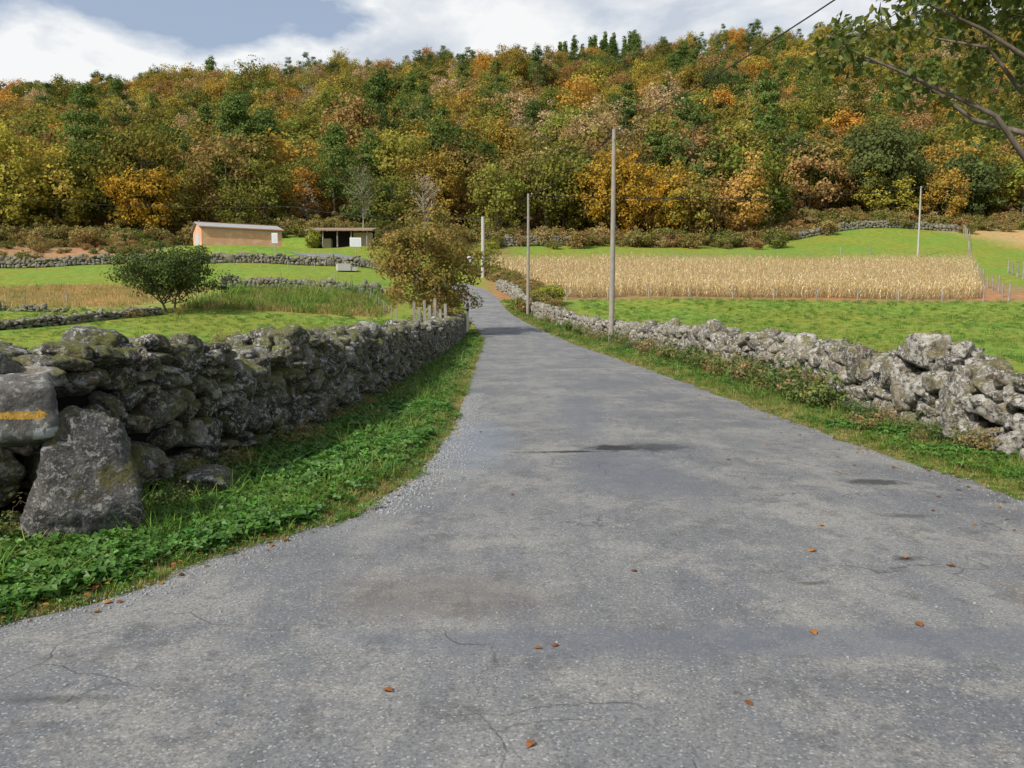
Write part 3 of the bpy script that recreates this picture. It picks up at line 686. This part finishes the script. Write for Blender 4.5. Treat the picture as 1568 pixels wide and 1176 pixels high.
poles=[(5.15,40,10.9,.15,.10,CONC),(1.35,66,10.2,.14,.095,CONC),(-3.9,104,8.0,.26,.22,CONCW),(67.8,130,11.6,.16,.12,CONCW),(12.8,-6,10.6,.17,.12,CONC)]
for p in poles: pole(*p)
tops=[Vector((p[0]+.1,p[1],T(p[0],p[1])+p[2]-.15)) for p in poles]
BLK=plain('cable_black',(.02,.02,.02),.6)
def wire(a,b,sag,r):
    t=np.linspace(0,1,24);p=np.array(a)[None]*(1-t[:,None])+np.array(b)[None]*t[:,None];p[:,2]-=sag*4*t*(1-t)
    return tube(p,np.full(24,r),5)
joined('power_line',[(wire(tops[4],tops[0],.9,.022),0),(wire(tops[0],tops[1],.4,.03),0),(wire(tops[1],tops[2],.5,.035),0),
   (wire(tops[1],tops[3],.9,.04),0),(wire(tops[2],(-36,128,19),.8,.04),0),(wire((-36,128,19),(-110,135,24),1.5,.04),0),(wire(tops[3],(150,150,27),1,.04),0)],[BLK])
def fence(name,path,step,h,rr=.05,wires=2):
    A=Acc();path=np.array(path,float);S=np.concatenate([[0],np.cumsum(np.linalg.norm(np.diff(path,axis=0),axis=1))]);tp=[]
    for s in np.arange(0,S[-1]+.01,step):
        x=np.interp(s,S,path[:,0])+RG.normal(0,.05);y=np.interp(s,S,path[:,1]);g=T(x,y);hh=h*RG.uniform(.85,1.15);lx,ly=RG.normal(0,.05,2)
        V,F=tube([(x,y,g-.2),(x+lx*.5,y+ly*.5,g+hh*.5),(x+lx,y+ly,g+hh)],[rr,rr*.95,rr*.8],6);A.add(V,F,0);tp.append((x+lx,y+ly,g))
    for k in range(wires):
        for a,b in zip(tp[:-1],tp[1:]):
            z=h*(.85-.35*k);V,F=tube([(a[0],a[1],a[2]+z),(b[0],b[1],b[2]+z)],[.006,.006],3);A.add(V,F,1)
    return link(bpy.data.objects.new(name,A.mesh(name,[WOOD,STEEL])))
fence('wire_fence',[(5.5,78.5),(30,78.3),(50,78)],4.2,1.4,.075)
fence('wire_fence',[(50,78),(56,92),(66,112),(88,150),(96,166)],3.2,1.8,.10)
fence('wire_fence',[(54,70),(70,110)],3,1.9,.12)
fence('wire_fence',[(-60,66),(-46,65),(-36,63)],4,1.1)
fence('wire_fence',[(-60,98),(-38,100),(-20,99)],3.5,1.2)
fence('wire_fence',[(-20,88),(-12,70),(-8,56)],4,1.1)
fence('wire_fence',[(14,124),(40,127),(66,134)],6,1.5,.09)
fence('wire_fence',[(7,90),(3,100),(0,112)],3,1.3,.06)

parts=[]
for i in range(7):
    hh=[2.2,1.9,2.3,2.0,2.4,1.8,2.1][i];V,F=box(-.9+i*.3,RG.normal(0,.02),hh/2,.16,.05,hh);parts.append(((V,F),0))
for z in (.6,1.5):parts.append((box(0,.052,z,2.1,.05,.12),0))
joined('wooden_gate',parts,[WOOD],loc=(-4.75,44.6,T(-4.75,44.6)),rot=.1)
WH=plain('white_paint',(.75,.75,.73),.6,.3,.08);BK=plain('black_paint',(.03,.03,.03),.6)
joined('marker_post',[(box(0,0,.7,.16,.08,1.4),0),(box(0,0,1.5,.16,.08,.2),1),(box(0,0,1.66,.16,.08,.12),0)],[WH,BK],loc=(-2.9,50.5,T(-2.9,50.5)))
SF=plain('sign_face',(.6,.62,.64),.6)
def sign(x,y,w,h,hp,mat):
    joined('road_sign',[(tube([(0,.05,-.2),(0,.05,hp)],[.05,.05],8),1),(box(0,0,hp-h/2,w,.04,h),0),(box(0,-.0255,hp-h/2,w*.82,.005,h*.78),2)],[mat,STEEL,SF],loc=(x,y,T(x,y)),rot=.15)
sign(-21.2,105.5,1.5,1.2,3.6,WH);sign(-33.5,110,.8,1.4,3.4,WH);sign(-6,112,.9,.9,2.2,WH)
WH2=plain('pale_stone_block',(.42,.41,.37),.9)
# ------------------------------------------------------------------ buildings
m=M('orange_brick');tc=m.n('ShaderNodeTexCoord');sx=m.n('ShaderNodeSeparateXYZ');m.set(sx.inputs[0],tc.outputs['Object'])
cb=m.n('ShaderNodeCombineXYZ');m.set(cb.inputs[0],m.math('ADD',sx.outputs[0],sx.outputs[1]));m.set(cb.inputs[1],sx.outputs[2])
bt=m.n('ShaderNodeTexBrick');m.set(bt.inputs['Vector'],cb.outputs[0]);bt.inputs['Scale'].default_value=1
bt.inputs['Brick Width'].default_value=.5;bt.inputs['Row Height'].default_value=.25;bt.inputs['Mortar Size'].default_value=.018
bt.inputs['Color1'].default_value=(.66,.33,.17,1);bt.inputs['Color2'].default_value=(.58,.29,.15,1);bt.inputs['Mortar'].default_value=(.55,.45,.35,1)
c=m.mix(m.ramp(m.noise(tc.outputs['Object'],.8,5),[(.50,0),(.60,.6)]),bt.outputs['Color'],(.68,.48,.31))
BRICK=m.done(m.bsdf(c,.9,None,.2))
ROOFM=plain('fibre_cement_roof',(.32,.32,.31),.9,.2,.3,1.2);DARK=plain('dark_shelter_wall',(.03,.028,.025),.9)  # DARK: near-black colour of the shelter's back and side walls
RTILE=plain('clay_tile',(.40,.18,.10),.9,.2,.3,4)
L_,W_,WHT,RH=12.1,10,3.3,1.1;th=math.radians(29);cx0,cy0=-47.6,119.5
bh=link(bpy.data.objects.new('brick_house',None));bh.location=(cx0,cy0,PADZ-.15);bh.rotation_euler=(0,0,th)
def child(name,parts,mats,par):
    o=joined(name,parts,mats);o.parent=par;return o
wl=bpy.data.meshes.new('walls');b=bmesh.new()
pv=[b.verts.new(p) for p in [(0,0,0),(L_,0,0),(L_,W_,0),(0,W_,0),(0,0,WHT),(L_,0,WHT),(L_,W_,WHT),(0,W_,WHT),(0,W_/2,WHT+RH),(L_,W_/2,WHT+RH)]]
for f in ((0,1,5,4),(1,2,6,9,5),(2,3,7,6),(3,0,4,8,7)): b.faces.new([pv[i] for i in f])
b.to_mesh(wl);b.free();wl.materials.append(BRICK);o=link(bpy.data.objects.new('walls',wl));o.parent=bh
ov=.35
def slab(p0,p1,p2,p3,t=.12):
    p=np.array([p0,p1,p2,p3],float);return np.vstack([p,p+[0,0,t]]),BOXF
e=RH/(W_/2)*ov
child('roof',[(slab((-ov,-ov,WHT-e+.01),(L_+ov,-ov,WHT-e+.01),(L_+ov,W_/2,WHT+RH+.01),(-ov,W_/2,WHT+RH+.01)),0),
  (slab((-ov,W_/2+.002,WHT+RH+.01),(L_+ov,W_/2+.002,WHT+RH+.01),(L_+ov,W_+ov,WHT-e+.01),(-ov,W_+ov,WHT-e+.01)),0),
  (box(L_/2,W_/2,WHT+RH+.16,L_+.7,.3,.06),1),(box(L_/2,-ov-.03,WHT-e+.07,L_+.7,.05,.16),1)],[ROOFM,RTILE],bh)
child('garage_door',[(box(-.03,W_*.5,1.3,.06,4.6,2.6),0)],[plain('grey_door',(.5,.52,.54),.5)],bh)
child('lintel_band',[(box(L_/2,-.012,WHT-.35,L_,.03,.2),0)],[WH2],bh)
fs=link(bpy.data.objects.new('farm_shelter',None));fs.location=(-28.6,131,T(-28.6,131)-.1)
pp=[(tube([(x_,-2,0),(x_,-2,2.6)],[.12,.12],8),0) for x_ in (-5,-2.7,-.3,2,4.6)]
child('posts',pp,[WOOD],fs)
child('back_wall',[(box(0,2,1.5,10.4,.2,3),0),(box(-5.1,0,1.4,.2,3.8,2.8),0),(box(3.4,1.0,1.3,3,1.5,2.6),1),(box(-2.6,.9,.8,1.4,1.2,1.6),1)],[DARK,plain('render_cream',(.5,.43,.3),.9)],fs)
child('roof',[(slab((-5.6,-2.7,2.6),(5.6,-2.7,2.6),(5.6,2.6,3.5),(-5.6,2.6,3.5),.14),0)],[plain('old_tile_roof',(.26,.18,.13),.9,.2,.4,3)],fs)
joined('concrete_ramp',[(box(0,0,.4,1.6,2.5,.9),0),(box(1.2,.1,.2,.8,2.5,.5),0)],[WH2],loc=(-21.5,99,T(-21.5,99)),rot=.3)

# ------------------------------------------------------------------ light, sky, camera
el=math.radians(42);S=Vector((-.73*math.cos(el),-.68*math.cos(el),math.sin(el))).normalized()
sl=bpy.data.lights.new('sun','SUN');sl.energy=4.8;sl.angle=math.radians(1.0);sl.color=(1,.95,.87)
so=link(bpy.data.objects.new('sun',sl));so.rotation_euler=S.to_track_quat('Z','Y').to_euler()
w=bpy.data.worlds.new('World');scene.world=w;w.use_nodes=True;t=w.node_tree;t.nodes.clear()
m=M.__new__(M);m.t=t
sky=m.n('ShaderNodeTexSky',sky_type='NISHITA');sky.sun_disc=False;sky.sun_elevation=el;sky.sun_rotation=math.atan2(S.x,S.y)%(2*math.pi)
sky.air_density=1.;sky.dust_density=2.;sky.ozone_density=1.
tc=m.n('ShaderNodeTexCoord');mp=m.n('ShaderNodeMapping');m.set(mp.inputs[0],tc.outputs['Generated']);mp.inputs['Scale'].default_value=(1,1,2.2);mp.inputs['Location'].default_value=(.35,0,.1)
sx=m.n('ShaderNodeSeparateXYZ');m.set(sx.inputs[0],tc.outputs['Generated'])
# weather: clear patch high in the west, cloud bank low in the north and heavier cloud to the east
bias=m.math('ADD',m.math('MULTIPLY',m.math('SUBTRACT',.295,sx.outputs[2]),3.2),m.math('MULTIPLY',m.math('ADD',sx.outputs[0],.42),.8))
bias=m.math('MAXIMUM',m.math('MINIMUM',bias,.13),-.08)
cn=m.math('ADD',m.noise(mp.outputs[0],4.2,9,.55,.2),bias);cn2=m.math('SUBTRACT',m.noise(mp.outputs[0],5.5,7,.55,.2),m.math('MULTIPLY',sx.outputs[0],.22))
mask=m.ramp(cn,[(.40,0),(.54,1)])
ccol=m.mix(m.ramp(cn2,[(.40,0),(.60,1)]),(5.1,5.6,6.4),(8.5,8.6,8.6))
haze=m.mix(.5,sky.outputs[0],(4.9,5.8,7.2))
c=m.mix(m.math('MULTIPLY',mask,.96),haze,ccol)
bg=m.n('ShaderNodeBackground');m.set(bg.inputs[0],c);bg.inputs[1].default_value=.112
ow=m.n('ShaderNodeOutputWorld');t.links.new(bg.outputs[0],ow.inputs[0])
cd=bpy.data.cameras.new('camera');cd.sensor_width=36;cd.lens=27.05;cd.clip_end=6000;cd.clip_start=.05
co=link(bpy.data.objects.new('camera',cd));co.location=(0,0,1.6);co.rotation_euler=(math.radians(90-5.24),0,0);scene.camera=co
scene.view_settings.view_transform='Standard';scene.view_settings.look='None';scene.view_settings.exposure=0
